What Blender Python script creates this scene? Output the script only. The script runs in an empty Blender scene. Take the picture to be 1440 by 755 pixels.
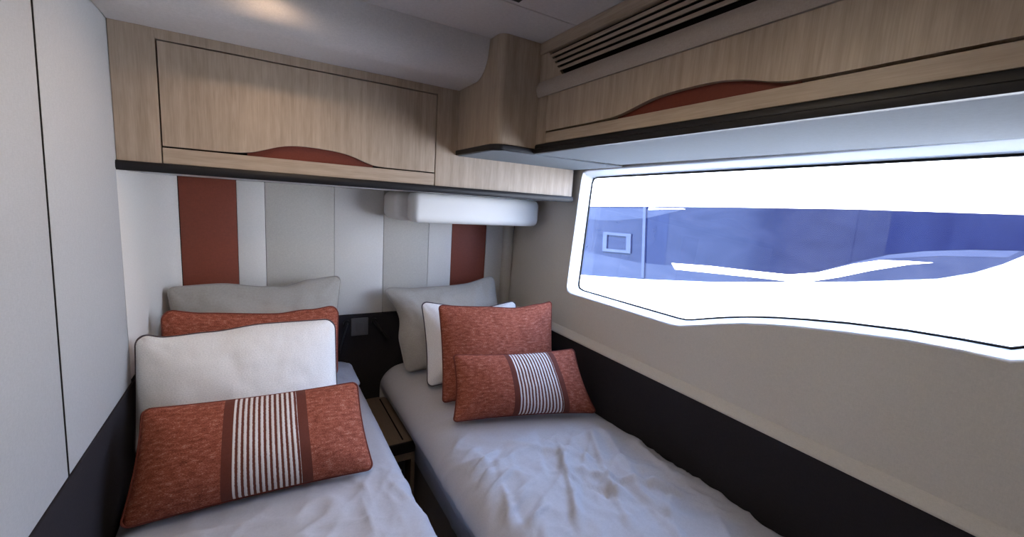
import bpy, bmesh, math, random
from mathutils import Vector, Matrix, noise
random.seed(4)
C = bpy.context.scene.collection
PI = math.pi
EYE = 1.5            # everything is modelled relative to eye height and lifted to the floor at the end
LOC = {}             # world location of every parent, in model space

# ------------------------------------------------------------------ materials
def new_mat(name):
    m = bpy.data.materials.new(name); m.use_nodes = True
    nt = m.node_tree; b = nt.nodes['Principled BSDF']
    return m, nt, b
def srgb(r, g, b):
    f = lambda c: (c/255/12.92) if c/255 <= .04045 else ((c/255+.055)/1.055)**2.4
    return (f(r), f(g), f(b), 1)
def N(nt, t, **kw):
    n = nt.nodes.new(t)
    for k, v in kw.items():
        if k in n.inputs: n.inputs[k].default_value = v
        else: setattr(n, k, v)
    return n
def ramp(nt, fac, stops):
    r = nt.nodes.new('ShaderNodeValToRGB')
    e = r.color_ramp.elements
    while len(e) < len(stops): e.new(.5)
    for el, (p, c) in zip(e, stops): el.position = p; el.color = c
    nt.links.new(fac, r.inputs['Fac']); return r.outputs['Color']
def bump(nt, b, h, strength, dist):
    n = N(nt, 'ShaderNodeBump', Strength=strength, Distance=dist)
    nt.links.new(h, n.inputs['Height']); nt.links.new(n.outputs['Normal'], b.inputs['Normal'])
def coords(nt, kind, scale):
    tc = nt.nodes.new('ShaderNodeTexCoord'); mp = nt.nodes.new('ShaderNodeMapping')
    mp.inputs['Scale'].default_value = scale
    nt.links.new(tc.outputs[kind], mp.inputs['Vector']); return mp.outputs['Vector']
def plain(name, col, rough=.5, spec=.5, metal=0, coat=0):
    m, nt, b = new_mat(name)
    b.inputs['Base Color'].default_value = col; b.inputs['Roughness'].default_value = rough
    b.inputs['Specular IOR Level'].default_value = spec; b.inputs['Metallic'].default_value = metal
    b.inputs['Coat Weight'].default_value = coat
    v = coords(nt, 'Object', (40, 40, 40)); n = N(nt, 'ShaderNodeTexNoise', Scale=6.0, Detail=2.0)
    nt.links.new(v, n.inputs['Vector']); bump(nt, b, n.outputs['Fac'], .05, .001)
    return m
def weave(name, col, var=.06, scale=1.0, kind='Object', rough=.85, bstr=.35, dist=.0008, spec=.25):
    """closely woven cloth or textured vinyl: fine crossed threads with a little tone variation"""
    m, nt, b = new_mat(name)
    v1 = coords(nt, kind, (900*scale, 900*scale, 220*scale)); n1 = N(nt, 'ShaderNodeTexNoise', Scale=1.0, Detail=2.0)
    v2 = coords(nt, kind, (220*scale, 220*scale, 900*scale)); n2 = N(nt, 'ShaderNodeTexNoise', Scale=1.0, Detail=2.0)
    nt.links.new(v1, n1.inputs['Vector']); nt.links.new(v2, n2.inputs['Vector'])
    a = N(nt, 'ShaderNodeMath', operation='ADD'); nt.links.new(n1.outputs['Fac'], a.inputs[0]); nt.links.new(n2.outputs['Fac'], a.inputs[1])
    h = N(nt, 'ShaderNodeMath', operation='MULTIPLY'); nt.links.new(a.outputs[0], h.inputs[0]); h.inputs[1].default_value = .5
    lo = tuple(c*(1-var*2.2) for c in col[:3])+(1,); hi = tuple(min(1, c*(1+var*2.2)) for c in col[:3])+(1,)
    c = ramp(nt, h.outputs[0], [(.3, lo), (.7, hi)])
    nt.links.new(c, b.inputs['Base Color'])
    b.inputs['Roughness'].default_value = rough; b.inputs['Specular IOR Level'].default_value = spec
    bump(nt, b, h.outputs[0], bstr, dist)
    return m
def wood(name, axis, c0, c1, rough=.45):
    """pale open-grained veneer, grain along axis"""
    m, nt, b = new_mat(name)
    s = [48, 48, 48]; s['xyz'.index(axis)] = 1.1
    f = [420, 420, 420]; f['xyz'.index(axis)] = 14
    k = [70, 70, 70]; k['xyz'.index(axis)] = 12
    n1 = N(nt, 'ShaderNodeTexNoise', Scale=1.0, Detail=5.0, Roughness=.6, Distortion=.35)
    n2 = N(nt, 'ShaderNodeTexNoise', Scale=1.0, Detail=2.0)
    n3 = N(nt, 'ShaderNodeTexNoise', Scale=1.0, Detail=3.0, Distortion=.6)
    for n, sc in ((n1, s), (n2, f), (n3, k)): nt.links.new(coords(nt, 'Object', sc), n.inputs['Vector'])
    x = N(nt, 'ShaderNodeMix'); x.data_type = 'FLOAT'; x.inputs[0].default_value = .42
    nt.links.new(n1.outputs['Fac'], x.inputs[2]); nt.links.new(n2.outputs['Fac'], x.inputs[3])
    y = N(nt, 'ShaderNodeMix'); y.data_type = 'FLOAT'; y.inputs[0].default_value = .25
    nt.links.new(x.outputs[0], y.inputs[2]); nt.links.new(n3.outputs['Fac'], y.inputs[3])
    mid = tuple((a*.45+q*.55) for a, q in zip(c0, c1))
    c = ramp(nt, y.outputs[0], [(.30, c0), (.5, mid), (.68, c1)])
    nt.links.new(c, b.inputs['Base Color']); b.inputs['Roughness'].default_value = rough
    bump(nt, b, n2.outputs['Fac'], .15, .0006)
    return m
def chenille(name):
    m, nt, b = new_mat(name)
    n1 = N(nt, 'ShaderNodeTexNoise', Scale=1.0, Detail=3.0, Roughness=.7)
    n2 = N(nt, 'ShaderNodeTexNoise', Scale=1.0, Detail=2.0)
    nt.links.new(coords(nt, 'UV', (230, 560, 1)), n1.inputs['Vector'])
    nt.links.new(coords(nt, 'UV', (45, 120, 1)), n2.inputs['Vector'])
    x = N(nt, 'ShaderNodeMix'); x.data_type = 'FLOAT'; x.inputs[0].default_value = .35
    nt.links.new(n1.outputs['Fac'], x.inputs[2]); nt.links.new(n2.outputs['Fac'], x.inputs[3])
    c = ramp(nt, x.outputs[0], [(.33, srgb(82, 40, 31)), (.46, srgb(139, 73, 55)), (.55, srgb(162, 91, 71)), (.68, srgb(206, 158, 138))])
    nt.links.new(c, b.inputs['Base Color']); b.inputs['Roughness'].default_value = .9; b.inputs['Specular IOR Level'].default_value = .15
    bump(nt, b, n1.outputs['Fac'], .6, .0016)
    return m
def boucle(name, col):
    m, nt, b = new_mat(name)
    n1 = N(nt, 'ShaderNodeTexNoise', Scale=1.0, Detail=3.0, Roughness=.65)
    nt.links.new(coords(nt, 'UV', (200, 380, 1)), n1.inputs['Vector'])
    c = ramp(nt, n1.outputs['Fac'], [(.3, tuple(v*.8 for v in col[:3])+(1,)), (.62, col)])
    nt.links.new(c, b.inputs['Base Color']); b.inputs['Roughness'].default_value = .95; b.inputs['Specular IOR Level'].default_value = .1
    bump(nt, b, n1.outputs['Fac'], .55, .0014)
    return m
def stripes(name, n):
    """white corded stripes on dark rust; UV.x runs 0..1 over the band"""
    m, nt, b = new_mat(name)
    tc = nt.nodes.new('ShaderNodeTexCoord'); sp = nt.nodes.new('ShaderNodeSeparateXYZ')
    at = N(nt, 'ShaderNodeUVMap', uv_map='Band'); nt.links.new(at.outputs['UV'], sp.inputs[0])
    wob = N(nt, 'ShaderNodeTexNoise', Scale=1.0, Detail=1.0); nt.links.new(coords(nt, 'UV', (90, 160, 1)), wob.inputs['Vector'])
    w1 = N(nt, 'ShaderNodeMath', operation='MULTIPLY_ADD'); w1.inputs[1].default_value = .012; nt.links.new(wob.outputs['Fac'], w1.inputs[0]); nt.links.new(sp.outputs['X'], w1.inputs[2])
    mu = N(nt, 'ShaderNodeMath', operation='MULTIPLY'); mu.inputs[1].default_value = n*2*PI; nt.links.new(w1.outputs[0], mu.inputs[0])
    si = N(nt, 'ShaderNodeMath', operation='SINE'); nt.links.new(mu.outputs[0], si.inputs[0])
    ma = N(nt, 'ShaderNodeMath', operation='MULTIPLY_ADD'); ma.inputs[1].default_value = .5; ma.inputs[2].default_value = .5; nt.links.new(si.outputs[0], ma.inputs[0])
    c = ramp(nt, ma.outputs[0], [(.40, srgb(110, 62, 50)), (.52, srgb(216, 206, 200)), (1, srgb(226, 218, 212))])
    nt.links.new(c, b.inputs['Base Color']); b.inputs['Roughness'].default_value = .9; b.inputs['Specular IOR Level'].default_value = .15
    bump(nt, b, ma.outputs[0], .5, .002)
    return m

M = {}
M['wall'] = weave('wall vinyl', srgb(176, 176, 176), .03, .5, bstr=.25)
M['panel_white'] = weave('pale panel cloth', srgb(218, 214, 208), .03, .5, bstr=.25)
M['panel_grey'] = weave('greige panel cloth', srgb(194, 189, 180), .05, .5, bstr=.35)
M['hull'] = weave('hull lining vinyl', srgb(206, 200, 190), .03, .5, bstr=.25)
M['ceiling'] = weave('ceiling vinyl', srgb(196, 190, 186), .04, .45, bstr=.3)
M['rust_leather'] = weave('rust leather', srgb(128, 66, 50), .05, .35, rough=.55, bstr=.25)
M['rust_dark'] = weave('rust leather pull', srgb(104, 48, 35), .05, .4, rough=.6)
M['charcoal'] = weave('charcoal cloth', srgb(42, 40, 44), .06, .5, rough=.8, spec=.12)
M['trim'] = plain('satin black trim', srgb(24, 23, 26), .5, .3)
M['black'] = plain('matt black', srgb(14, 14, 15), .6, .3)
M['gap'] = plain('dark gap', srgb(20, 17, 16), .9, .1)
M['white'] = plain('white lacquer', srgb(240, 240, 240), .28, .6)
M['under'] = plain('white underside', srgb(206, 206, 206), .5, .3)
M['head'] = weave('grey head lining', srgb(116, 121, 126), .03, .5, bstr=.2)
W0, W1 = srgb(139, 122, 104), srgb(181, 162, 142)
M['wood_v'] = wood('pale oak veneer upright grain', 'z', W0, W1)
M['wood_x'] = wood('pale oak veneer level grain', 'x', W0, W1)
M['wood_y'] = wood('pale oak veneer lengthwise grain', 'y', W0, W1)
M['rail'] = weave('padded rail cloth', srgb(166, 152, 140), .05, .5, bstr=.3)
M['linen_grey'] = weave('grey linen', srgb(168, 163, 155), .05, .6, kind='UV', bstr=.3)
M['linen_blue'] = weave('blue grey linen', srgb(150, 154, 166), .05, .6, kind='UV', bstr=.3)
M['cover'] = weave('bedspread cotton', srgb(184, 182, 186), .03, .5, bstr=.2, rough=.8)
M['mattress'] = weave('bed base cloth', srgb(136, 130, 124), .05, .5)
M['chenille'] = chenille('rust chenille')
M['boucle'] = boucle('white boucle', srgb(240, 238, 236))
M['stripe_l'] = stripes('corded stripes', 12)
M['stripe_r'] = stripes('corded stripes fine', 13)
M['ribbon'] = weave('brown ribbon', srgb(104, 54, 42), .05, .6, kind='UV')
M['pipe_rust'] = plain('brown piping', srgb(112, 56, 46), .8, .2)
M['pipe_dark'] = plain('dark piping', srgb(84, 76, 80), .8, .2)
M['pipe_grey'] = plain('grey piping', srgb(160, 156, 150), .8, .2)
M['plate'] = plain('satin grey plate', srgb(96, 94, 94), .35, .5, .3)
M['wood_night'] = wood('oak veneer nightstand', 'y', srgb(92, 80, 68), srgb(124, 108, 92))  # the same pale oak, darkened to paint in the shade between the beds
M['pad'] = plain('white padding', srgb(222, 220, 216), .6, .3)
M['floor'] = wood('floor planks', 'y', srgb(70, 52, 40), srgb(104, 80, 62))
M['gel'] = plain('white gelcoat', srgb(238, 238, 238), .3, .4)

def glass_mat():
    m = bpy.data.materials.new('clear window glass'); m.use_nodes = True
    nt = m.node_tree; nt.nodes.clear()
    o = nt.nodes.new('ShaderNodeOutputMaterial'); t = N(nt, 'ShaderNodeBsdfTransparent', Color=(.93, .96, 1, 1))
    g = N(nt, 'ShaderNodeBsdfGlossy', Roughness=.02, Color=(1, 1, 1, 1)); x = N(nt, 'ShaderNodeMixShader')
    f = N(nt, 'ShaderNodeFresnel', IOR=1.35); nt.links.new(f.outputs[0], x.inputs[0])
    nt.links.new(t.outputs[0], x.inputs[1]); nt.links.new(g.outputs[0], x.inputs[2]); nt.links.new(x.outputs[0], o.inputs['Surface'])
    return m
M['glass'] = glass_mat()
def tint(name, c0, c1, sc, rough=.25):
    m, nt, b = new_mat(name)
    n = N(nt, 'ShaderNodeTexNoise', Scale=1.0, Detail=5.0, Roughness=.65, Distortion=1.2)
    nt.links.new(coords(nt, 'Object', sc), n.inputs['Vector'])
    nt.links.new(ramp(nt, n.outputs['Fac'], [(.35, c0), (.7, c1)]), b.inputs['Base Color'])
    b.inputs['Roughness'].default_value = rough; b.inputs['Specular IOR Level'].default_value = .25
    return m
# the neighbour is in full sun and the exposure is set for the cabin, so its dark glass is really very dark
M['blue'] = tint('blue tinted glass', (.0036, .0054, .0190, 1), (.0080, .0105, .0285, 1), (3, 1.6, 5))
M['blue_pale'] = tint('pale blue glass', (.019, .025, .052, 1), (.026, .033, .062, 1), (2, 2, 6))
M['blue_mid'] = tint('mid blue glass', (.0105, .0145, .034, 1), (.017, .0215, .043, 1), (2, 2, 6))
M['blue_deep'] = tint('deep blue glass', (.0020, .0036, .0195, 1), (.0042, .0068, .026, 1), (2, 5, 2))

# ------------------------------------------------------------------ object helpers
def tag(o, label=None, cat=None, group=None, kind=None):
    if label: o['label'] = label
    if cat: o['category'] = cat
    if group: o['group'] = group
    if kind: o['kind'] = kind
    return o
def thing(name, loc, label, cat, group=None):
    o = bpy.data.objects.new(name, None); o.empty_display_size = .05; C.objects.link(o)
    o.location = loc; LOC[o] = Vector(loc)
    return tag(o, label, cat, group)
class B:
    """collects shapes for ONE mesh object, in model space"""
    def __init__(s): s.bm = bmesh.new()
    def box(s, x0, x1, y0, y1, z0, z1, bev=0, seg=3):
        r = bmesh.ops.create_cube(s.bm, size=1.0)
        vs = r['verts']
        for v in vs: v.co = Vector(((x0+x1)/2+v.co.x*(x1-x0), (y0+y1)/2+v.co.y*(y1-y0), (z0+z1)/2+v.co.z*(z1-z0)))
        if bev:
            es = list({e for v in vs for e in v.link_edges})
            bmesh.ops.bevel(s.bm, geom=es, offset=bev, segments=seg, profile=.5, affect='EDGES', clamp_overlap=True)
        return s
    def prism(s, pts, axis, a0, a1, bev=0, seg=2):
        """pts in the two other axes (in xyz order), extruded along axis"""
        def mk(p, a):
            if axis == 'x': return (a, p[0], p[1])
            if axis == 'y': return (p[0], a, p[1])
            return (p[0], p[1], a)
        A = [s.bm.verts.new(mk(p, a0)) for p in pts]; D = [s.bm.verts.new(mk(p, a1)) for p in pts]
        n = len(pts); fs = [s.bm.faces.new(A), s.bm.faces.new(D)]
        for i in range(n): fs.append(s.bm.faces.new((A[i], A[(i+1) % n], D[(i+1) % n], D[i])))
        if bev:
            es = [e for f in fs[:2] for e in f.edges]
            bmesh.ops.bevel(s.bm, geom=es, offset=bev, segments=seg, profile=.5, affect='EDGES', clamp_overlap=True)
        return s
    def tube(s, pts, r, n=8, closed=False, caps=True):
        pts = [Vector(p) for p in pts]; L = len(pts); rings = []
        up = Vector((0, 0, 1))
        for i, p in enumerate(pts):
            a = pts[i-1] if (i or closed) else p; c = pts[(i+1) % L] if (i < L-1 or closed) else p
            t = (c-a).normalized()
            u = up - t*up.dot(t)
            if u.length < .05: u = Vector((0, 1, 0)) - t*t.y
            u.normalize(); w = t.cross(u)
            rr = r[i] if isinstance(r, (list, tuple)) else r
            rings.append([s.bm.verts.new(p+u*math.cos(2*PI*k/n)*rr+w*math.sin(2*PI*k/n)*rr) for k in range(n)])
        for i in range(L if closed else L-1):
            p, q = rings[i], rings[(i+1) % L]
            for k in range(n): s.bm.faces.new((p[k], p[(k+1) % n], q[(k+1) % n], q[k]))
        if caps and not closed: s.bm.faces.new(rings[0][::-1]); s.bm.faces.new(rings[-1])
        return s
    def build(s, name, mat, parent=None, smooth=40, recalc=True):
        bm = s.bm
        if recalc: bmesh.ops.recalc_face_normals(bm, faces=bm.faces[:])
        me = bpy.data.meshes.new(name)
        if parent is not None: org = LOC[parent]
        else:
            xs = [v.co for v in bm.verts]
            org = Vector(((min(v.x for v in xs)+max(v.x for v in xs))/2, (min(v.y for v in xs)+max(v.y for v in xs))/2, min(v.z for v in xs)))
        for v in bm.verts: v.co -= org
        bm.to_mesh(me); bm.free()
        o = bpy.data.objects.new(name, me); C.objects.link(o)
        if parent is not None: o.parent = parent; LOC[o] = org
        else: o.location = org; LOC[o] = org
        me.materials.append(mat if not isinstance(mat, str) else M[mat])
        if smooth:
            for p in me.polygons: p.use_smooth = True
            try: me.set_sharp_from_angle(angle=math.radians(smooth))
            except Exception: pass
        return o
def arc(cx, cy, r, a0, a1, n):
    return [(cx+r*math.cos(math.radians(a0+(a1-a0)*i/n)), cy+r*math.sin(math.radians(a0+(a1-a0)*i/n))) for i in range(n+1)]
def spline(pts, n=6):
    out = []
    for i in range(len(pts)-1):
        p0 = pts[max(i-1, 0)]; p1 = pts[i]; p2 = pts[i+1]; p3 = pts[min(i+2, len(pts)-1)]
        for k in range(n):
            t = k/n
            out.append(tuple(.5*((2*b)+(-a+c)*t+(2*a-5*b+4*c-d)*t*t+(-a+3*b-3*c+d)*t**3) for a, b, c, d in zip(p0, p1, p2, p3)))
    out.append(tuple(pts[-1])); return out

# ------------------------------------------------------------------ the room
XL, YB, YC, ZC = -.365, 2.26, 1.70, .575
YF = -.75                                     # how far the cabin runs behind the camera
hull_x = lambda z: 1.362+.0632*z

tag(B().box(-.6, 1.7, YF-.2, 2.5, -1.56, -1.5).build('floor', 'floor'), kind='structure')
ce = B().box(-.45, 1.5, 1.1675, 2.4, ZC, ZC+.03, .002, 1).box(-.45, 1.5, YF-.2, 1.1645, ZC, ZC+.03, .002, 1).box(-.5, 1.5, YF-.2, 2.4, ZC+.02, ZC+.06)
tag(ce.build('ceiling', 'ceiling'), kind='structure')
tag(B().box(-.6, 1.6, YB+.012, YB+.12, -1.5, .62).build('wall_back', 'gap'), kind='structure')
tag(B().box(-.48, XL-.014, YF-.2, YB+.1, -1.5, .62).build('wall_left', 'gap'), kind='structure')
# partition behind the camera
wr = B().box(-.45, 1.5, YF-.1, YF, -1.5, .6)
tag(wr.build('wall_rear', 'wall'), kind='structure')

# left wall: three upholstered panels
seam = lambda z: 1.207+.049*z
zb, zt = -.633, ZC+.01
lp = B().prism([(YF, zb), (seam(zb)-.0045, zb), (seam(zt)-.0045, zt), (YF, zt)], 'x', XL-.016, XL, .003)
lpo = tag(lp.build('wall_panel', 'wall'), 'tall pale grey upholstered panel on the left wall, left of the dark vertical groove', 'wall panel')
tag(B().prism([(seam(zb)-.0045, zb), (seam(zb)+.0055, zb), (seam(zt)+.0055, zt), (seam(zt)-.0045, zt)], 'x', XL-.012, XL-.0012).build('groove', 'gap', lpo), 'dark groove down the panel edge')
lp = B().prism([(seam(zb)+.0055, zb), (1.690, zb), (1.690, .0285), (1.718, .0285), (1.718, zt), (seam(zt)+.0055, zt)], 'x', XL-.016, XL, .003)
tag(lp.build('wall_panel', 'wall'), 'tall pale grey upholstered panel between the dark groove and the wooden overhead cabinet', 'wall panel')
# corner panel, bent round from the left wall to the back wall
R = .13
path = [(XL, 1.6925), (XL, YB-R)]+arc(XL+R, YB-R, R, 180, 100, 10)+[(-.298, YB)]
path = [(XL, 1.6925), (XL, 2.0)]+[(XL+.067*(1-math.cos(t*PI/2/10)), 2.0+.26*math.sin(t*PI/2/10)) for t in range(1, 11)]
inner = [(p[0]-.010, p[1]+.008) for p in path]
cp = B().prism(path+inner[::-1], 'z', -.622, .03)
tag(cp.build('wall_panel', 'panel_white'), 'pale panel curving round the corner from left wall to back wall beside the left bed', 'wall panel')
# back wall panels
for x0, x1, mt, lab in (
        (-.296, -.092, 'rust_leather', 'wide rust brown leather wall panel above the pillows of the left bed'),
        (-.092, .017, 'panel_white', 'narrow off-white wall panel right beside the wide rust leather panel'),
        (.017, .312, 'panel_grey', 'wide greige wall panel above the right half of the left bed\'s pillows'),
        (.312, .553, 'panel_white', 'off-white wall panel directly above the switch plate between the beds'),
        (.553, .800, 'panel_grey', 'greige wall panel below the left end of the white padded box'),
        (.800, .938, 'panel_white', 'narrow off-white wall panel left of the rust panel over the right bed'),
        (.938, 1.157, 'rust_leather', 'rust brown leather wall panel under the white padded box, above the right bed'),
        (1.157, 1.272, 'panel_grey', 'narrow greige wall panel right of the rust panel over the right bed')):
    tag(B().box(x0+.0008, x1-.0008, YB-.002, YB+.012, -.618, .03, .0022, 2).build('wall_panel', mt), lab, 'wall panel')
tp = B().prism(arc(1.309, YB+.006, .037, 180, 360, 10), 'z', -.64, .03)
tag(tp.build('trim_1', 'panel_grey'), kind='structure')

# hull side: lining with the wave-shaped window cut out of it
pairs = [
         ((1.6757, 0.1282), (1.674, 0.14)), ((1.6675, 0.1518), (1.668, 0.176)), ((1.6429, 0.159), (1.64, 0.186)), ((1.2306, 0.1656), (1.2, 0.1915)),
         ((0.685, 0.1733), (0.656, 0.198)), ((0.2615, 0.1795), (0.254, 0.206)), ((0.1231, 0.1805), (0.105, 0.21)), ((0.1056, 0.1723), (0.078, 0.195)),
         ((0.1046, 0.1538), (0.07, 0.15)), ((0.1825, -0.2102), (0.152, -0.21)), ((0.1887, -0.2338), (0.163, -0.243)), ((0.2092, -0.2446), (0.195, -0.256)),
         ((0.2851, -0.2482), (0.269, -0.2565)), ((0.3846, -0.2553), (0.364, -0.263)), ((0.5097, -0.2707), (0.483, -0.279)), ((0.6071, -0.2871), (0.6, -0.297)),
         ((0.6973, -0.3046), (0.685, -0.314)), ((0.7794, -0.3241), (0.765, -0.333)), ((0.8614, -0.3476), (0.84, -0.356)), ((0.923, -0.3676), (0.9, -0.376)),
         ((0.9896, -0.3907), (0.968, -0.398)), ((1.0204, -0.3989), (0.993, -0.406)), ((1.0563, -0.401), (1.035, -0.411)), ((1.2932, -0.4051), (1.27, -0.415)),
         ((1.6264, -0.4102), (1.64, -0.422)), ((1.6613, -0.403), (1.666, -0.414)), ((1.6716, -0.3846), (1.675, -0.395))]
DEP = .074
bm = bmesh.new()
oy = [(YF-.1, -.72), (2.262, -.72), (2.262, .21), (2.262, .62), (YF-.1, .62)]
ov = [bm.verts.new((hull_x(z), y, z)) for y, z in oy]
iv = [bm.verts.new((hull_x(p[1]), p[0], p[1])) for _, p in pairs]
es = [bm.edges.new((ov[i], ov[(i+1) % len(ov)])) for i in range(len(ov))]+[bm.edges.new((iv[i], iv[(i+1) % len(iv)])) for i in range(len(iv))]
bmesh.ops.triangle_fill(bm, use_beauty=True, edges=es)
hw = B(); hw.bm.free(); hw.bm = bm
bk = bmesh.ops.extrude_face_region(bm, geom=bm.faces[:])
for v in [g for g in bk['geom'] if isinstance(g, bmesh.types.BMVert)]: v.co.x += .03
tag(hw.build('wall_right', 'hull', smooth=30), kind='structure')
win = tag(bpy.data.objects.new('window_1', None), kind='structure'); C.objects.link(win)
win.location = (1.36, .9, -.4); LOC[win] = Vector((1.36, .9, -.4))
rv = B(); n = len(pairs)
prof = [(0, -.0005, .0065), (0, -.0035, .003), (0, -.0025, 0), (.12, .006, 0), (.5, .034, 0), (1, DEP, 0)]   # share of inner outline, depth, lip     # blend outer->inner, depth
rows = []
def lip(q):
    o = [p[1] for p in pairs]; a, c = Vector(o[q-1]), Vector(o[(q+1) % n]); t = (c-a).normalized()
    return Vector((t.y, -t.x))
nsg = 1 if (lip(4).y > 0) else -1                 # outward is up along the top edge
for k, dx, lp_ in prof:
    row = []
    for q, (i, o) in enumerate(pairs):
        w_ = lip(q)*nsg*lp_; yy = o[0]+(i[0]-o[0])*k+w_.x; zz = o[1]+(i[1]-o[1])*k+w_.y
        row.append(rv.bm.verts.new((hull_x(zz)+dx, yy, zz)))
    rows.append(row)
for a, c in zip(rows, rows[1:]):
    for i in range(n): rv.bm.faces.new((a[i], a[(i+1) % n], c[(i+1) % n], c[i]))
rv.build('window_frame', 'white', win, smooth=60)
gk = B()
gk.tube([(hull_x(i[1])+DEP-.003, i[0], i[1]) for i, _ in pairs], .0050, 8, closed=True)
gk.build('gasket', 'black', win)
gl = B()
f0 = [gl.bm.verts.new((hull_x(i[1])+DEP, i[0], i[1])) for i, _ in pairs]; gl.bm.faces.new(f0)
gl.build('pane', 'glass', win, smooth=0)

# head lining between the right-hand cupboard and the window
hd = B().prism([(.884, .1905), (1.31, .194), (1.352, .200), (1.378, .212), (1.378, .222), (.900, .2135)], 'y', YF, 1.364)
tag(hd.build('trim_2', 'head'), kind='structure')
# pale ledge along the hull above the dark side board
lg = B().prism([(1.340, -.598), (1.326, -.600), (1.318, -.606), (1.306, -.620), (1.301, -.626), (1.2985, -.629), (1.2980, -.633), (1.2995, -.637), (1.340, -.640)], 'y', YF, 2.25)
tag(lg.build('trim_3', 'hull', smooth=60), kind='structure')

# dark cloth boards round the beds
hb = thing('headboard', (.5, 2.25, -1.5), 'long dark charcoal headboard across the back wall behind both beds', 'headboard')
B().box(-.352, 1.302, 2.236, 2.262, -1.498, -.620, .004).build('board', 'charcoal', hb)
tag(B().box(XL-.010, XL+.003, YF+.02, 2.234, -1.498, -.635, .003).build('side_board', 'charcoal'), 'dark charcoal board along the left wall beside the left bed', 'bed side board')
tag(B().box(1.302, 1.328, YF+.02, 2.234, -1.498, -.6365, .003).build('side_board', 'charcoal'), 'dark charcoal board along the right wall below the window and pale ledge', 'bed side board')

# ------------------------------------------------------------------ overhead cabinet on the back wall
cab = thing('overhead_cabinet', (.4, 1.9, .03), 'pale wood overhead cabinet across the back wall with one wide flap door', 'cabinet')
B().box(-.362, 1.335, 1.720, 2.258, .05, .45).build('carcass', 'gap', cab)
cf = B().box(-.364, -.2590, 1.702, 1.722, .056, .448, .001, 1).box(.6215, 1.338, 1.702, 1.722, .056, .448, .001, 1).box(-.2590, .6215, 1.702, 1.722, .4180, .448)
cf.build('face_frame', 'wood_v', cab)
wave = spline([(-.12, .1105), (-.06, .1125), (-.02, .1185), (.02, .1315), (.06, .1455), (.10, .1530), (.15, .1550), (.21, .1525), (.27, .1455), (.31, .1350), (.345, .1220), (.38, .1130), (.43, .1105)], 5)
dp = [(-.2545, .1105)]+wave+[(.6175, .1105), (.6175, .4135), (-.2545, .4135)]
dr = B().prism(dp, 'y', 1.7015, 1.720).build('door', 'wood_v', cab)
tag(B().box(-.035, .375, 1.7165, 1.7198, .104, .165).build('handle', 'rust_dark', dr), 'wave-shaped rust leather hand grip')
B().box(-.2555, .6185, 1.7015, 1.720, .058, .1055, .0008, 1).build('door_lip', 'wood_x', cab)
et = B().prism([(1.688, .048), (1.692, .056), (1.70, .0575), (1.735, .0575), (1.735, .029), (1.694, .029), (1.688, .036)], 'x', -.373, 1.342, .006, 3)
tag(et.build('edge_trim', 'trim', cab), 'gloss black edge trim')
B().box(-.363, 1.335, 1.705, 2.258, .0305, .050).build('bottom_panel', 'under', cab)

# ceiling valance above it
vp = [(1.715, .447), (1.545, .447)]+arc(1.545, .547, .100, 270, 190, 12)+[(1.438, ZC+.002), (1.715, ZC+.002)]
tag(B().prism(vp, 'x', XL+.002, .712).build('ceiling_valance', 'ceiling', smooth=50), 'padded grey valance with a rounded lower edge between ceiling and back overhead cabinet', 'valance')

# white padded box under the cabinet
pb = thing('padded_box', (.95, 2.1, -.11), 'white padded box with rounded edges hanging under the right end of the back cabinet', 'padded box')
B().box(.545, 1.25, 2.02, 2.256, -.108, .029, .035, 5).build('backing_pad', 'panel_white', pb)
B().box(.605, 1.312, 1.93, 2.06, -.113, .0295, .034, 5).build('front_pad', 'pad', pb)

# ------------------------------------------------------------------ corner cupboard and right-hand overhead cupboard
XT, YT, XR = .715, 1.360, .880
cc = thing('corner_cabinet', (.8, 1.5, .19), 'narrow pale wood corner cupboard with a rounded edge, between the two overhead cabinets', 'cabinet')
tpth = [(XT, 1.7005), (XT, YT+.03)]+arc(XT+.03, YT+.03, .03, 180, 270, 8)+[(XR+.3, YT), (XR+.3, 1.7005)]
B().prism(tpth, 'z', .2085, ZC-.001).build('body', 'wood_v', cc)
tt = [(XT-.008, 1.700), (XT-.008, YT+.03)]+arc(XT+.03, YT+.03, .038, 180, 270, 8)+[(XR+.001, YT-.008), (XR+.001, 1.700)]
tag(B().prism(tt, 'z', .188, .2085, .006, 3).build('edge_trim', 'trim', cc), 'gloss black edge trim')
B().prism([(XT+.004, 1.70), (XT+.004, YT+.03), (XT+.03, YT+.004), (1.33, YT+.004), (1.33, 1.70)], 'z', .1865, .191).build('bottom_panel', 'head', cc)

rc = thing('overhead_cabinet', (1.1, .4, .19), 'pale wood overhead cabinet along the right wall above the window', 'cabinet')
B().box(XR+.020, 1.32, YF, YT-.002, .216, .440).build('carcass', 'gap', rc)
rf = B().box(XR, XR+.022, 1.2995, YT, .222, .388, .001, 1)
rf.build('end_stile', 'wood_v', rc)
wv = spline([(1.03, .2655), (.96, .2675), (.92, .2725), (.87, .2835), (.82, .2935), (.76, .2990), (.69, .3005), (.63, .2985), (.57, .2890), (.52, .2755), (.48, .2680), (.42, .2655), (.34, .2650)], 5)
dr = B().prism([(1.2965, .2655)]+wv+[(YF, .2650), (YF, .3865), (1.2965, .3865)], 'x', XR-.0005, XR+.019).build('door', 'wood_v', rc)
tag(B().box(XR+.0155, XR+.0195, .465, .955, .256, .315).build('handle', 'rust_dark', dr), 'wave-shaped rust leather hand grip')
B().box(XR-.0005, XR+.019, YF, 1.2965, .224, .2595, .0008, 1).build('door_lip', 'wood_y', rc)
et = B().prism([(XR-.010, .190), (XR-.012, .197), (XR-.012, .204), (XR-.007, .207), (XR-.007, .217), (XR-.003, .2225), (XR+.018, .2225), (XR+.004, .190)], 'y', YF, YT-.009)
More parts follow.
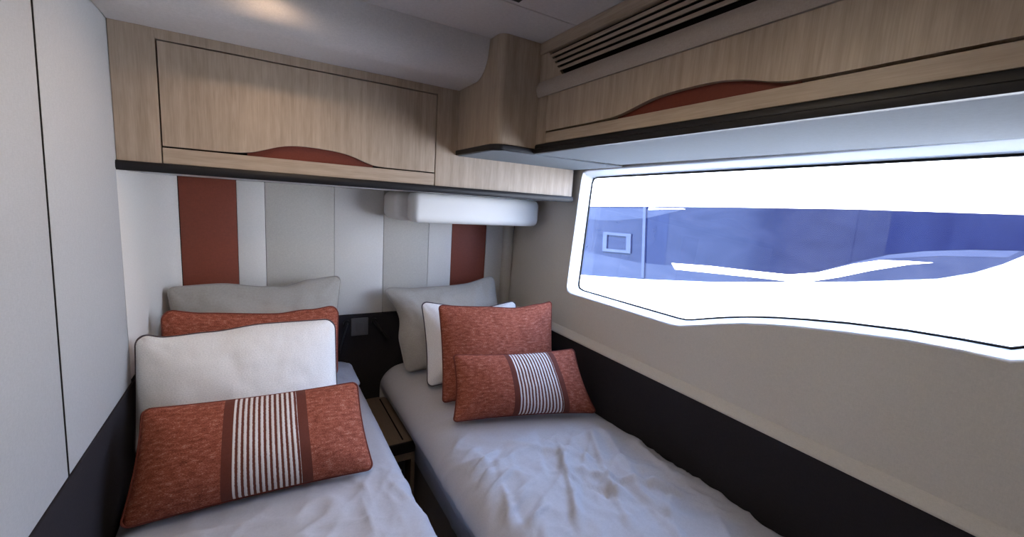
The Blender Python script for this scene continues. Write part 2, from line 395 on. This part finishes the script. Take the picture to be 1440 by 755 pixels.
tag(et.build('edge_trim', 'trim', rc, smooth=50), 'gloss black stepped edge trim')
pr_ = [(XR+.03, .3885), (XR-.004, .3885)]+[(XR-.004-.008*math.sin(t*PI/10), .389+.05*t/10) for t in range(1, 10)]+[(XR-.004, .4395), (XR+.03, .4395)]
tag(B().prism(pr_, 'y', YF, YT-.001).build('padded_rail', 'rail', rc, smooth=60), 'padded beige cloth rail')

vg = thing('air_vent', (XR, .5, .44), 'long slatted wooden air vent at the ceiling above the right-hand cabinet', 'vent')
z0, z1 = .441, .534
fr = B().prism([(YT, z0), (1.224, z0), (1.312, z1), (YT, z1)], 'x', XR, XR+.018)
fr.build('end_panel', 'wood_v', vg)
B().box(XR-.006, XR+.02, YF, YT-.001, z1, ZC-.001, .003).build('top_rail', 'wood_y', vg)
B().box(XR+.0135, 1.32, YF, YT-.001, z0+.001, ZC-.002).build('backing', 'gap', vg)
for k in range(4):
    zc = z0+.0205+k*.0182
    ye = 1.224+(zc-z0)/(z1-z0)*.088
    B().prism([(XR-.001, zc-.0050), (XR+.013, zc+.0010), (XR+.013, zc+.0085), (XR-.001, zc+.0055)], 'y', YF, ye+.004).build('slat', 'wood_y', vg)

# black fitting in the ceiling
cl = thing('ceiling_fitting', (.60, 1.09, ZC), 'black square fitting set in the grey ceiling at the top edge', 'ceiling fitting')
B().box(.552, .648, 1.042, 1.138, ZC-.006, ZC+.001, .002).build('bezel', 'black', cl)
B().tube([(.60, 1.09, ZC-.0075), (.60, 1.09, ZC-.004)], .034, 24).build('lens', 'trim', cl)

# ------------------------------------------------------------------ switch plate, reading lamps, nightstand
sp_ = thing('switch_plate', (.432, 2.235, -.728), 'small square grey switch plate on the dark headboard between the beds', 'switch')
B().box(.389, .475, 2.228, 2.2365, -.727, -.633, .003).build('plate', 'plate', sp_)
B().box(.412, .452, 2.2262, 2.230, -.702, -.658, .0015).build('rocker', 'plate', sp_)
def reading_lamp(x, tip, lab):
    t = thing('reading_lamp', (x, 2.236, -.66), lab, 'lamp')
    B().tube([(x, 2.2365, -.655), (x, 2.222, -.655)], .016, 16).build('mount', 'black', t)
    B().tube([(x, 2.224, -.655), (x+(tip[0]-x)*.15, 2.205, -.665), tip], .0075, 10).build('arm', 'trim', t)
    d = (Vector(tip)-Vector((x, 2.205, -.66))).normalized()
    B().tube([Vector(tip)-d*.02, Vector(tip)+d*.035], [.009, .011], 12).build('lamp_head', 'black', t)
reading_lamp(.388-.020, (.318, 2.185, -.80), 'slim black reading lamp left of the switch plate, pointing down')
reading_lamp(.505, (.545, 2.185, -.715), 'slim black reading lamp right of the switch plate')

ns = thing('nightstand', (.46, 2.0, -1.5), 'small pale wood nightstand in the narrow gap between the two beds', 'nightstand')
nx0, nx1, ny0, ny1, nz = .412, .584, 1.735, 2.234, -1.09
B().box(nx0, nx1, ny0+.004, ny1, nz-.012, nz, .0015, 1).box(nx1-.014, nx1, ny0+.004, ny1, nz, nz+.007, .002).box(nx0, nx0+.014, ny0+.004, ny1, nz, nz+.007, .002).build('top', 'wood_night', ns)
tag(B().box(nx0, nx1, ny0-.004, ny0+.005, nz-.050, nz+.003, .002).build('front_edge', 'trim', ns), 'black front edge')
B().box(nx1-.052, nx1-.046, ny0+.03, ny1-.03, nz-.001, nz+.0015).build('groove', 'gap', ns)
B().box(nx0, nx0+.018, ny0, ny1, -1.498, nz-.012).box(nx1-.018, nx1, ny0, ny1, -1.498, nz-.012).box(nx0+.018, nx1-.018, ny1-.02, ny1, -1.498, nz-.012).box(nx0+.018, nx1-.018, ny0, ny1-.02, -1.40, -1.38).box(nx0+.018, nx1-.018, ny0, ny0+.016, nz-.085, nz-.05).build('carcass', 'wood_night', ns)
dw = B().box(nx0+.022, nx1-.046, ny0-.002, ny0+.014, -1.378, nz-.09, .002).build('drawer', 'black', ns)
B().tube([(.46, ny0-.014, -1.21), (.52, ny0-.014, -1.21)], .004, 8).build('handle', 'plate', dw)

# ------------------------------------------------------------------ beds
def cover_mesh(x0, x1, y0, y1, ztop, zlow, rl, rr, hl, hr, seed, creases, quilts, crown=.012, inl=0, inr=0, amp=1):
    """bedspread: a cloth sheet over the mattress, falling down both long sides and the head end; thin shell"""
    NX, NY = 170, 330
    prof = []                                        # cross-section from left hem over the top to the right hem
    def side(xa, s, r, h, zl, ins):
        return [(xa+s*ins, zl), (xa+s*ins*.62, zl+(ztop-h-zl)*.55)]+[(xa+s*r*(1-math.cos(t*PI/2/10)), ztop-h+h*math.sin(t*PI/2/10)) for t in range(0, 10)]
    L = side(x0, 1, rl, hl, zlow, inl); Rr = side(x1, -1, rr, hr, zlow, inr)
    ctr = [(x0+rl+(x1-rr-x0-rl)*t/20, ztop) for t in range(21)]
    pp = L+ctr+Rr[::-1]
    d = [0]
    for a, c in zip(pp, pp[1:]): d.append(d[-1]+math.hypot(c[0]-a[0], c[1]-a[1]))
    def at(t):
        t *= d[-1]
        for i in range(len(d)-1):
            if t <= d[i+1]: break
        f = (t-d[i])/max(1e-9, d[i+1]-d[i])
        return pp[i][0]+(pp[i+1][0]-pp[i][0])*f, pp[i][1]+(pp[i+1][1]-pp[i][1])*f
    prof = [at(i/NX) for i in range(NX+1)]
    nrm = []
    for i in range(NX+1):
        a = prof[max(i-1, 0)]; c = prof[min(i+1, NX)]
        tx, tz = c[0]-a[0], c[1]-a[1]; l = math.hypot(tx, tz); nrm.append((-tz/l, tx/l))
    def disp(x, y, up):
        v = Vector((x, y, seed*3.7))
        wrp = Vector((noise.noise(v*3.1), noise.noise(v*3.1+Vector((9, 2, 4))), 0))
        q = Vector((x, y, seed))+wrp*.10
        h = amp*(.010*noise.noise(q*3.0)+.0052*noise.noise(Vector((q.x*9+q.y*4, q.y*6-q.x*2, seed)))+.0016*noise.noise(q*26))
        rdg = 1-abs(noise.noise(Vector((q.x*5+q.y*3.2, q.y*5.2-q.x*2.2, seed+7))))*2.4
        if rdg > 0: h += .010*rdg*rdg
        rdg = 1-abs(noise.noise(Vector((q.x*7-q.y*7, q.y*3+q.x*3.5, seed+17))))*3.0
        if rdg > 0: h += .005*rdg*rdg
        rdg = 1-abs(noise.noise(Vector((q.x*13-q.y*3, q.y*11+q.x*5, seed+27))))*3.2
        if rdg > 0: h += .002*rdg*rdg
        for (ax, ay, bx, by, w, hh) in creases:
            ux, uy = bx-ax, by-ay; l2 = ux*ux+uy*uy
            t = max(0, min(1, ((x-ax)*ux+(y-ay)*uy)/l2))
            dd = math.hypot(x-ax-ux*t, y-ay-uy*t)+.012*noise.noise(Vector((x*9, y*9, seed)))
            if dd > 3*w: continue
            side_ = (x-ax)*uy-(y-ay)*ux
            k = (1/(1+(dd/w*(2.2 if side_ > 0 else .8))**2)-.12)*max(0, math.sin(PI*min(1, max(0, .05+t*.93))))**.7
            h += 1.05*hh*max(0, k)
        for (ax, ay, bx, by) in quilts:
            ux, uy = bx-ax, by-ay; l = math.hypot(ux, uy)
            dd = abs((x-ax)*uy-(y-ay)*ux)/l
            h -= .0028*math.exp(-(dd/.0045)**2)
        lim = (y+.28*(x-.64)-1.28)/.13 if x > .45 else (y-1.22)/.16
        return h*up*(1-.75*min(1, max(0, lim)))
    b = B(); g = []
    for j in range(NY+1):
        y = y0+(y1-y0)*j/NY; row = []
        fall = max(0, (y-(y1-.05))/.05)              # head end rounds down
        for i in range(NX+1):
            (x, z), (nx, nz) = prof[i], nrm[i]
            up = max(0, nz)
            h = disp(x, y, .35+.65*up)*(1-.5*fall)
            cz = crown*up*math.sin(PI*min(1, max(0, (x-x0)/(x1-x0))))
            zz = z+nz*h+cz-.03*(1-math.sqrt(max(0, 1-fall*fall)))
            row.append(b.bm.verts.new((x+nx*h, y, zz)))
        g.append(row)
    for j in range(NY):
        for i in range(NX): b.bm.faces.new((g[j][i], g[j][i+1], g[j+1][i+1], g[j+1][i]))
    hem = [b.bm.verts.new((v.co.x, v.co.y+.004, zlow+.01)) for v in g[NY]]
    for i in range(NX): b.bm.faces.new((g[NY][i], g[NY][i+1], hem[i+1], hem[i]))
    return b
def bed(x0, x1, y0, y1, lab):
    t = thing('bed', ((x0+x1)/2, (y0+y1)/2, -1.5), lab, 'bed')
    B().box(x0, x1-.012, y0+.01, y1-.006, -1.498, -1.0, .008).build('base', 'mattress', t)
    B().box(x0+.028, x1-.028, y0+.02, y1-.02, -1.0, -.955, .02, 4).build('mattress', 'linen_grey', t)
    return t
bed(-.350, .388, .12, 2.225, 'left bed against the pale panelled wall')
bed(.612, 1.298, .12, 2.225, 'right bed below the boat window')
rnd = random.Random(11)
lcr = []
for k in range(16):
    x, y = rnd.uniform(-.2, .36), rnd.uniform(.55, 1.2); a = math.radians(rnd.uniform(150, 215)); l = rnd.uniform(.12, .35)
    lcr.append((x, y, x+math.cos(a)*l, y+math.sin(a)*l, rnd.uniform(.010, .022), rnd.choice((-1, 1, 1))*rnd.uniform(.003, .007)))
rcr = [(.98, 1.22, .74, .78, .016, .022), (1.10, 1.16, .86, .70, .016, .020), (.90, 1.02, 1.24, .66, .015, .022), (1.02, 1.20, 1.00, .62, .015, -.010),
       (.74, 1.30, 1.06, .98, .016, .011), (1.20, 1.22, 1.04, .84, .018, .013), (.80, 1.08, 1.02, .78, .014, .012), (1.16, .95, .92, .55, .02, .014), (1.24, 1.12, 1.18, .62, .024, .014)]
for k in range(26):                               # loose folds, mostly running down and across towards the aisle
    x, y = rnd.uniform(.66, 1.25), rnd.uniform(.5, 1.34); a = math.radians(rnd.choice((235, 250, 300, 215))+rnd.uniform(-22, 22)); l = rnd.uniform(.18, .46)
    rcr.append((x, y, x+math.cos(a)*l, y+math.sin(a)*l, rnd.uniform(.010, .020), rnd.choice((-1, 1, 1))*rnd.uniform(.007, .015)))
for k in range(15):                               # short gathers over the aisle edge
    y = .55+k*.055+rnd.uniform(-.02, .02); l = rnd.uniform(.06, .15)
    rcr.append((.60+rnd.uniform(-.02, .02), y, .60+l, y+rnd.uniform(.02, .10), rnd.uniform(.007, .012), rnd.uniform(.010, .018)))
lc = cover_mesh(-.353, .406, .10, 2.222, -.905, -1.19, .05, .055, .045, .06, 1.3, lcr,
                [(.235, 2.3, .262, .1), (-.36, .98, .42, 1.0)], inr=.012, amp=.6)
tag(lc.build('bedspread', 'cover', smooth=180, recalc=True), 'smooth pale blue-grey bedspread on the left bed', 'bedspread')
rcv = cover_mesh(.538, 1.292, .10, 2.222, -.900, -1.24, .13, .03, .10, .03, 5.1, rcr,
                 [(.84, 2.3, .88, .1), (.5, 1.15, 1.3, 1.08)], inl=.070)
tag(rcv.build('bedspread', 'cover', smooth=180, recalc=True), 'crumpled pale blue-grey bedspread on the right bed below the window', 'bedspread')

# ------------------------------------------------------------------ pillows and cushions
def cushion(name, BL, BR, TL, TR, T, body, pipe, label, cat, group=None, top=None, right=None, left=None, seed=0, band=None, rc=.028, wr=.006, pr=.0034, pinch=.035, pw=.56, bottom=None, fu=2.4, fold=.006):
    """soft filled cushion from its four corners; band = (ribbon, stripes, stripes end, ribbon end) along its length"""
    BL, BR, TL, TR = map(Vector, (BL, BR, TL, TR))
    w = ((BR-BL).length+(TR-TL).length)/2; h = ((TL-BL).length+(TR-BR).length)/2
    ex = ((BR-BL)+(TR-TL)).normalized(); ey = ((TL-BL)+(TR-BR)).normalized()
    nrm = ex.cross(ey).normalized()              # towards the room
    ey = nrm.cross(ex)
    t = thing(name, tuple((BL+BR)/2), label, cat, group)
    NU, NV = 72, 40
    cuts = None
    def curve(pts, s):                           # piecewise-cosine offset along an edge, s in -1..1
        if not pts: return 0
        if s <= pts[0][0]: return pts[0][1]
        for (a, x), (c, y) in zip(pts, pts[1:]):
            if s <= c:
                k = (s-a)/(c-a); k = (1-math.cos(k*PI))/2
                return x+(y-x)*k
        return pts[-1][1]
    def base(u, v):
        # rounded corners
        a, c = u*w/2, v*h/2; ax, cx = abs(a)-(w/2-rc), abs(c)-(h/2-rc)
        if ax > 0 and cx > 0:
            k = max(ax, cx)/math.hypot(ax, cx)
            a = math.copysign(w/2-rc+ax*k, a); c = math.copysign(h/2-rc+cx*k, c)
        u, v = a/(w/2), c/(h/2)
        uu = u*(1-pinch*.6*(1-v*v)); vv = v*(1-pinch*(1-u*u)) # sides draw in between the corners
        s, r = (uu+1)/2, (vv+1)/2
        p = (BL*(1-s)+BR*s)*(1-r)+(TL*(1-s)+TR*s)*r
        p = p+ey*(curve(top, u)*max(0, v)**1.5)-ey*(curve(bottom, u)*max(0, -v)**1.5)+ex*(curve(right, v)*max(0, u)**2)-ex*(curve(left, v)*max(0, -u)**2)
        return p
    def surf(u, v, sgn):
        f = max(0, (1-abs(u)**fu)*(1-abs(v)**2.0))**pw
        p = base(u, v)
        q = Vector((u*w*6, v*h*6, seed*5.3+sgn))
        e = min(1, (1-max(abs(u), abs(v)))*5)
        wob = noise.noise(q)*.9+noise.noise(q*2.3)*.5
        edge_r = math.exp(-((1-max(abs(u), abs(v)))/.22)**2)
        gath = math.sin((u*w if abs(v) > abs(u) else v*h)*95+seed)*noise.noise(Vector((u*w*9, v*h*9, seed)))*edge_r*.5
        for cu, cv in ((-1, -1), (-1, 1), (1, -1), (1, 1)):   # folds running in from the corners
            a, c = (u-cu)*w/2, (v-cv)*h/2; dd = math.hypot(a, c)
            if dd < .22:
                wob += fold/wr*math.sin(math.atan2(abs(c), abs(a))*9+seed+cu*2+cv)*math.exp(-dd/.07)*min(1, dd/.03)*1.3
        d = T/2*f*(1+.10*(1-v))+wr*(wob*min(1, f*1.5)+gath*min(1, e*1.2))
        return p+nrm*(sgn*d*(1 if sgn > 0 else .5))
    us = [-1+2*i/NU for i in range(NU+1)]
    if band:
        for q in band:
            k = min(range(len(us)), key=lambda i: abs(us[i]-(2*q-1))); us[k] = 2*q-1
    vs = [-1+2*j/NV for j in range(NV+1)]
    # crowd the samples towards the rim where the surface curves most
    cr = lambda s: math.copysign(1-(1-abs(s))**1.35, s)
    vs = [cr(v) for v in vs]
    if not band: us = [cr(u) for u in us]
    def patch(nm, mat, u0, u1, par, both=True, uvband=False):
        b = B(); bm = b.bm; uv = bm.loops.layers.uv.new('UVMap'); ub = bm.loops.layers.uv.new('Band')
        sel = [u for u in us if u0-1e-6 <= u <= u1+1e-6]
        for sgn in (1, -1):
            g = [[(bm.verts.new(surf(u, v, sgn)), u, v) for u in sel] for v in vs]
            for j in range(NV):
                for i in range(len(sel)-1):
                    q = [g[j][i], g[j][i+1], g[j+1][i+1], g[j+1][i]]
                    if sgn < 0: q.reverse()
                    fc = bm.faces.new([x[0] for x in q])
                    for lp_, x in zip(fc.loops, q):
                        lp_[uv].uv = (x[1]*w/2+seed*.37, x[2]*h/2+sgn*.7)
                        lp_[ub].uv = ((x[1]-u0)/(u1-u0), x[2])
        bmesh.ops.remove_doubles(bm, verts=bm.verts[:], dist=.00005)
        return b.build(nm, mat, par, smooth=180, recalc=False)
    if band:
        r0, s0, s1, r1 = [2*q-1 for q in band]
        patch('body', body, -1, r0, t); patch('body', body, r1, 1, t)
        tag(patch('ribbon', 'ribbon', r0, s0, t), 'dark brown ribbon'); tag(patch('ribbon', 'ribbon', s1, r1, t), 'dark brown ribbon')
        tag(patch('striped_band', 'stripe_l' if seed < 3 else 'stripe_r', s0, s1, t), 'white and rust striped band')
    else:
        patch('body', body, -1, 1, t)
    ring = [(u, -1) for u in us]+[(1, v) for v in vs[1:]]+[(u, 1) for u in us[::-1][1:]]+[(-1, v) for v in vs[::-1][1:-1]]
    if pipe: B().tube([base(u, v)+nrm*.0008 for u, v in ring], pr, 7, closed=True).build('piping', pipe, t, smooth=180)
    return t
G = None
# left bed, from the wall forward
cushion('pillow', (-.300, 2.075, -.775), (.285, 2.065, -.775), (-.335, 2.150, -.420), (.325, 2.135, -.388), .17, 'linen_grey', 'pipe_grey',
        'large grey linen pillow at the back of the left bed, against the rust leather panel', 'pillow', seed=11, rc=.03,
        top=[(-1, 0), (-.5, .004), (.1, -.022), (.25, -.028), (.6, -.006), (1, .0)], wr=.010, pinch=.03)
cushion('pillow', (-.31, 1.86, -.838), (.372, 1.83, -.838), (-.31, 2.14, -.815), (.366, 2.11, -.815), .10, 'linen_blue', None,
        'blue-grey sleeping pillow lying low behind the white cushion on the left bed', 'pillow', seed=12, rc=.06, wr=.010, pinch=.02, pw=.5)
cushion('cushion', (-.325, 1.89, -.79), (.272, 1.87, -.79), (-.325, 1.955, -.466), (.286, 1.945, -.500), .15, 'chenille', 'pipe_rust',
        'rust chenille cushion on the left bed, mostly hidden behind the white cushion', 'cushion', seed=13, rc=.04,
        top=[(-1, 0), (-.6, -.012), (.2, -.018), (.6, -.004), (1, .012)], wr=.008, pinch=.02)
cushion('cushion', (-.352, 1.600, -.855), (.232, 1.560, -.862), (-.350, 1.700, -.478), (.236, 1.690, -.474), .22, 'boucle', 'pipe_dark',
        'long white cushion with dark piping in the middle of the left bed\'s cushions', 'cushion', seed=14, rc=.04,
        top=[(-1, 0), (-.74, -.016), (-.35, -.010), (.2, .004), (1, .0)], wr=.006, pinch=.02)
cushion('cushion', (-.326, 1.300, -.872), (.297, 1.285, -.872), (-.302, 1.480, -.638), (.276, 1.460, -.643), .20, 'chenille', 'pipe_rust',
        'rust chenille lumbar cushion with striped band, foremost on the left bed', 'cushion', seed=1, band=(.345, .388, .668, .715), rc=.022, wr=.005, pinch=.055)
# right bed
cushion('pillow', (.612, 1.995, -.868), (1.19, 1.975, -.868), (.535, 2.156, -.464), (1.150, 2.125, -.412), .19, 'linen_grey', 'pipe_grey',
        'large grey linen pillow at the back of the right bed, against the back wall', 'pillow', seed=15, rc=.03,
        top=[(-1, 0), (-.4, -.012), (.4, -.02), (1, .0)], left=[(-1, 0), (-.3, .0), (.3, -.03), (1, 0)], wr=.012, pinch=.05)
cushion('cushion', (.655, 1.800, -.872), (1.129, 1.745, -.868), (.659, 1.939, -.492), (1.150, 1.86, -.500), .15, 'boucle', 'pipe_dark',
        'white cushion with dark piping half hidden behind the rust square cushion on the right bed', 'cushion', seed=16, rc=.03,
        top=[(-1, 0), (.2, -.02), (1, .0)], wr=.008, pinch=.08)
cushion('cushion', (.662, 1.620, -.868), (1.190, 1.530, -.868), (.683, 1.763, -.470), (1.233, 1.655, -.474), .18, 'chenille', 'pipe_rust',
        'large rust chenille square cushion in the middle of the right bed\'s cushions', 'cushion', seed=17, rc=.016, wr=.007, pinch=.055, top=[(-1, 0), (-.2, 0), (.3, -.008), (.75, .004), (1, .012)])
cushion('cushion', (.636, 1.440, -.862), (1.232, 1.272, -.866), (.676, 1.560, -.632), (1.195, 1.415, -.622), .18, 'chenille', 'pipe_rust',
        'rust chenille lumbar cushion with striped band, foremost on the right bed', 'cushion', seed=3, band=(.388, .430, .745, .790), rc=.016, wr=.006, pinch=.085)

# ------------------------------------------------------------------ the yacht moored alongside
XN = 2.9
ny = thing('yacht', (XN, 1.5, -1.5), 'white yacht with dark blue glass band moored outside the window', 'boat')
hp = [(XN+.02, -1.9), (XN-.02, -1.35), (XN, -1.0), (XN, .40), (XN+.015, .52), (XN+.06, .57), (XN+.9, .62), (XN+.9, -1.9)]
B().prism(hp, 'y', -2.5, 7.0, .02).build('hull', 'gel', ny, smooth=50)
bt = [(-.9, .095), (.10, .098), (.484, .098), (1.118, .096), (2.01, .076), (3.415, .031), (4.4, -.005)]
bb = [(4.4, -.84), (3.444, -.688), (2.615, -.582), (1.928, -.477), (1.308, -.359), (1.05, -.308), (.9, -.274), (.71, -.228), (.594, -.179), (.512, -.126), (.44, -.066), (.36, .0), (.27, .055), (.1, .09)]
B().prism(bt+bb, 'x', XN-.0015, XN+.02).build('window_band', 'blue', ny, smooth=0)
# darker blind panel at the near end, glass reflections built as a pale wave-topped panel and white streak
B().prism([(.94, .092), (.30, .092), (.36, .012), (.455, -.058), (.60, -.070), (.78, -.10), (.94, -.140)], 'x', XN-.0025, XN-.0005).build('blind', 'blue_deep', ny, smooth=0)
B().prism([(2.64, .052), (2.38, .060), (2.36, -.50), (2.56, -.54)], 'x', XN-.0025, XN-.0005).build('blind', 'blue_deep', ny, smooth=0)
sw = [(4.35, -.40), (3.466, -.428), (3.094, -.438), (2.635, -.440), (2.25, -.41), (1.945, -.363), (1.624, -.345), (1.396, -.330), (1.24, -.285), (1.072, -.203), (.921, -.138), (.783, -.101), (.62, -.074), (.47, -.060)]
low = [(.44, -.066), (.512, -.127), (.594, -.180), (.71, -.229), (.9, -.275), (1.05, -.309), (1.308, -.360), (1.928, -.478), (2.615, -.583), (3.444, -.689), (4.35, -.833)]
B().prism(sw+low, 'x', XN-.0035, XN-.001).build('lower_panel', 'blue_mid', ny, smooth=0)  # reflected and seen-through shapes in the glass, built as paler panels
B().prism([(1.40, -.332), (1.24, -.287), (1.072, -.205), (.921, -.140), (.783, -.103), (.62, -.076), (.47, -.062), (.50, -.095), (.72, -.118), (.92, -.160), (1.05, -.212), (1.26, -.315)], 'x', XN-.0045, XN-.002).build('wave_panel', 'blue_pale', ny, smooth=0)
B().prism([(2.296, -.392), (1.945, -.361), (1.624, -.345), (1.396, -.33), (1.24, -.290), (1.07, -.212), (.95, -.172), (.83, -.160), (.74, -.155), (.83, -.178), (.985, -.236), (1.13, -.300), (1.262, -.348), (1.39, -.373), (1.523, -.381), (1.937, -.412), (2.255, -.437)], 'x', XN-.0055, XN-.003).build('stripe', 'gel', ny, smooth=0)  # bright reflection on the glass, modelled as a solid white shape
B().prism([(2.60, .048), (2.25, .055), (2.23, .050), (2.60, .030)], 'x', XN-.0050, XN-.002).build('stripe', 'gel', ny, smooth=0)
B().prism([(3.40, .020), (3.10, .028), (2.66, .040), (2.55, .026), (2.24, .046), (2.60, -.040), (2.95, -.085), (3.2, -.10), (3.42, -.10)], 'x', XN-.0030, XN-.001).build('upper_panel', 'blue_mid', ny, smooth=0)
B().prism([(2.655, .056), (2.625, .056), (2.56, -.565), (2.59, -.565)], 'x', XN-.016, XN-.005).build('mullion', 'blue_pale', ny)
vf = B()
for q in ([(3.13, -.205), (2.765, -.195), (2.763, -.222), (3.128, -.232)], [(3.118, -.368), (2.752, -.345), (2.750, -.372), (3.116, -.396)],
          [(3.13, -.232), (3.075, -.230), (3.065, -.366), (3.118, -.368)], [(2.82, -.224), (2.765, -.222), (2.752, -.345), (2.806, -.348)]):
    vf.prism(q, 'x', XN-.014, XN-.005)
vf.build('vent_frame', 'blue_pale', ny, smooth=0)
# water between the boats
wm, wnt, wb = new_mat('harbour water')
wb.inputs['Base Color'].default_value = (.02, .05, .07, 1); wb.inputs['Roughness'].default_value = .08
wn = N(wnt, 'ShaderNodeTexNoise', Scale=5.0, Detail=3.0); wnt.links.new(coords(wnt, 'Object', (1, 1, 1)), wn.inputs['Vector']); bump(wnt, wb, wn.outputs['Fac'], .4, .05)
tag(B().box(1.75, 30, -25, 30, -2.0, -1.62).build('water', wm), kind='structure')

# ------------------------------------------------------------------ lift everything so the floor is at zero
for o in list(C.objects):
    if o.parent is None: o.location.z += EYE

# ------------------------------------------------------------------ camera
cam = bpy.data.cameras.new('camera'); co = bpy.data.objects.new('camera', cam); C.objects.link(co)
cam.sensor_fit = 'HORIZONTAL'; cam.sensor_width = 36; cam.lens = 14.8886; cam.clip_start = .02
Rm = Matrix(((.86119891, .02174314, -.5078028), (-.50435564, .16028251, -.84848978), (.06294308, .98683167, .1490014)))
co.matrix_world = Matrix.Translation((0, 0, EYE)) @ Rm.to_4x4()
bpy.context.scene.camera = co

# ------------------------------------------------------------------ light
def light(name, kind, loc, energy, col, **kw):
    l = bpy.data.lights.new(name, kind); l.energy = energy; l.color = col
    for k, v in kw.items(): setattr(l, k, v)
    o = bpy.data.objects.new(name, l); C.objects.link(o); o.location = loc; return o
sun = light('sun', 'SUN', (0, 0, 6), 40, (1, .97, .93), angle=.01)
sun.rotation_euler = Vector((.62, .25, -.78)).to_track_quat('-Z', 'Y').to_euler()
WARM = (1, .72, .48)
light('downlight', 'SPOT', (.03, 1.335, EYE+ZC-.010), 5.0, WARM, spot_size=math.radians(150), spot_blend=.9, shadow_soft_size=.012)
light('downlight', 'SPOT', (.16, .62, EYE+ZC-.012), 15, (1, .83, .62), spot_size=math.radians(168), spot_blend=.6, shadow_soft_size=.05)
# daylight from the window: a sampling portal only, it adds no light of its own
w = bpy.data.worlds.new('sky'); bpy.context.scene.world = w; w.use_nodes = True
nt = w.node_tree; bg = nt.nodes['Background']
bg.inputs['Color'].default_value = (.42, .60, 1, 1); bg.inputs['Strength'].default_value = 9.0
sc = bpy.context.scene
sc.view_settings.view_transform = 'Standard'; sc.view_settings.look = 'None'
sc.view_settings.gamma = 1; sc.view_settings.exposure = .34; sc.view_settings.use_curve_mapping = False
sc.cycles.max_bounces = 10; sc.cycles.diffuse_bounces = 6; sc.cycles.transparent_max_bounces = 8
sc.cycles.sample_clamp_indirect = 12
